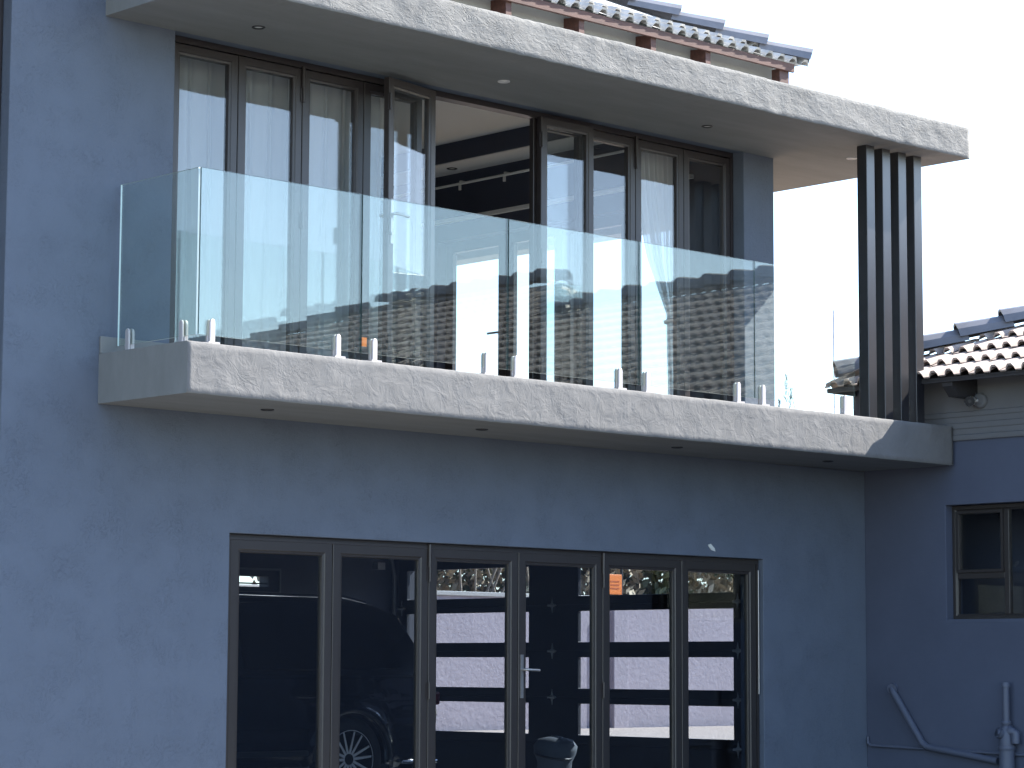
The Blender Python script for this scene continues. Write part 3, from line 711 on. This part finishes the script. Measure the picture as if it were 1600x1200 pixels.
for k in range(7):
    t = 2*math.pi*k/7+.28
    for s in (-1, 1):
        a1 = t+s*.13; a0 = t+s*.42
        p0 = Vector((math.cos(t+s*.25)*.05, 0, math.sin(t+s*.25)*.05)); p1 = Vector((math.cos(t+s*.19)*.258, 0, math.sin(t+s*.19)*.258))
        d = (p1-p0).normalized(); nn = Vector((-d.z, 0, d.x))
        w0, w1_ = .013, .009
        A = [p0+nn*w0, p0-nn*w0, p1-nn*w1_, p1+nn*w1_]
        rm.add([(p.x, -.085 if i < 2 else -.10, p.z) for i, p in enumerate(A)]+[(p.x, -.05, p.z) for p in A], [(0,1,2,3)], 1)
        rm.add([(p.x, -.0845 if i < 2 else -.0995, p.z) for i, p in enumerate(A)]+[(p.x, -.04, p.z) for p in A], [(0,4,5,1),(1,5,6,2),(2,6,7,3),(3,7,4,0)], 0)
RM = rm.mesh('rim', [M_rimb, M_rim], fix=False)
for (x, y, rz) in ((-1.07, -.83, 0), (-3.95, -.83, 0), (-1.07, .83, math.pi), (-3.95, .83, math.pi)):
    w = bpy.data.objects.new('wheel', None); C.objects.link(w); w.parent = car; w.location = (x, y, .38); w.rotation_euler = (0,0,rz)
    link('tyre', WT, w); link('rim', RM, w)

# ------------------------------------------------------------------ outside the garage door
pw = thing('perimeter_wall', 'long lilac grey plastered yard wall seen through the garage door windows', 'wall')
q = MB(); q.box(9, 32, 12.0, 12.25, 0, 2.17); q.build('wall', M_lav, pw)
q = MB(); q.box(8.98, 32.02, 11.97, 12.28, 2.172, 2.235); q.build('coping', M_coping, pw, bevel=.01)
for x in (16.95, 24.0):
    q = MB(); q.box(x, x+.3, 11.86, 11.998, 0, 2.17); q.build('pilaster', M_lav, pw, bevel=.01)
def leaf_cloud(name, parent, n, mats, fn, size):
    q = MB()
    for i in range(n):
        p, mi = fn(); s = size*random.uniform(.5, 1.3)
        a = Vector((random.gauss(0,1), random.gauss(0,1), random.gauss(0,1))).normalized(); b = a.orthogonal().normalized(); c = a.cross(b)
        q.add([p-b*s, p+c*s*.45, p+b*s, p-c*s*.45], [(0,1,2,3)], mi)
    return q.build(name, mats, parent, fix=False)
hd = thing('hedge', 'dry brownish hedge growing behind the lilac yard wall', 'hedge', (0,0,0))
def fh():
    x = random.uniform(17.2, 31); y = random.uniform(12.5, 14.0)
    z = random.uniform(1.6, 4.2)+.3*math.sin(x*1.7); m_ = 0 if noise.noise(Vector((x*.9, y, z*1.1))) > -.12 else 1
    return Vector((x, y, z)), m_
leaf_cloud('crown', hd, 30000, [M_leaf1, M_leaf2], fh, .095)
for k in range(16):
    x = 17.5+k*.85; q = MB(); q.tube([(x, 13.2, 0), (x+.1, 13.1, 1.6), (x+random.uniform(-.5,.5), 12.9, 3.2), (x+random.uniform(-.9,.9), 12.8, 4.4)], [.05, .04, .025, .01], 6); q.build('stem', M_branch, hd)
sh = thing('bare_shrub', 'bare pale-branched shrub behind the yard wall left of the hedge', 'shrub')
for k in range(34):
    x = random.uniform(12.8, 17.0); dx = random.uniform(-1.6, 1.0)
    q = MB(); q.tube([(x+.5, 13.0, .4), (x+.3*dx, 12.9, 1.8), (x+.7*dx, 12.7, 2.6), (x+1.1*dx, 12.5, 3.3+random.uniform(0,.8))], [.028, .022, .016, .006], 5); q.build('branch', M_branch, sh)
def fs(): return Vector((random.uniform(12.2, 17.3), random.uniform(13.1, 14.2), random.uniform(1.5, 4.2))), random.choice((0,0,1))
leaf_cloud('foliage', sh, 12000, [M_leaf1, M_leaf2], fs, .09)
sg = thing('sign', 'small orange warning sign fixed above the lilac yard wall', 'sign', (16.96, 12.02, 2.24))
q = MB(); q.box(0, .30, -.02, .0, .02, .31); q.build('plate', M_orange, sg, bevel=.02)
q = MB(); q.box(.06, .24, -.024, -.0205, .10, .115); q.box(.06, .24, -.024, -.0205, .15, .165); q.box(.06, .24, -.024, -.0205, .20, .215); q.build('lettering', mat('sign_print', (.45, .09, .02), .6), sg)
q = MB(); q.tube([(.36, .05, -.4), (.36, .05, .5)], .02, 8); q.build('post', M_black, sg)

# ------------------------------------------------------------------ beyond the terrace
cn = thing('conifer', 'pale green conifer tips showing beyond the balcony end', 'tree', (20.9, 12, 0))
q = MB(); q.tube([(0,0,0), (0,0,5.2)], [.09, .02], 8); q.build('trunk', M_branch, cn)
q = MB()
for (ox, top) in ((-.12, 5.35), (.05, 5.75), (.17, 5.55), (-.3, 5.1), (.33, 5.2)):
    for i in range(900):
        z = random.uniform(3.6, top); r = .16*max(.05, (top-z)/1.6)**.7*random.random()**.5; t = random.uniform(0, 6.28)
        p = Vector((ox+r*math.cos(t), r*math.sin(t), z)); d = Vector((math.cos(t)*.35, math.sin(t)*.35, 1)).normalized(); s = random.uniform(.05, .10)
        b = d.orthogonal().normalized()*.022
        q.add([p-b, p+b, p+d*s], [(0,1,2)])
q.build('crown', M_conif, cn, fix=False)
q = MB(); q.tube([(0,0,0), (0,0,6.89)], .011, 6)
ms = q.build('mast', mat('mast_paint', (.30, .28, .42), .6), None, loc=(22.1, 12, 0)); tag(ms, 'thin upright mast against the white sky beyond the terrace', 'mast')
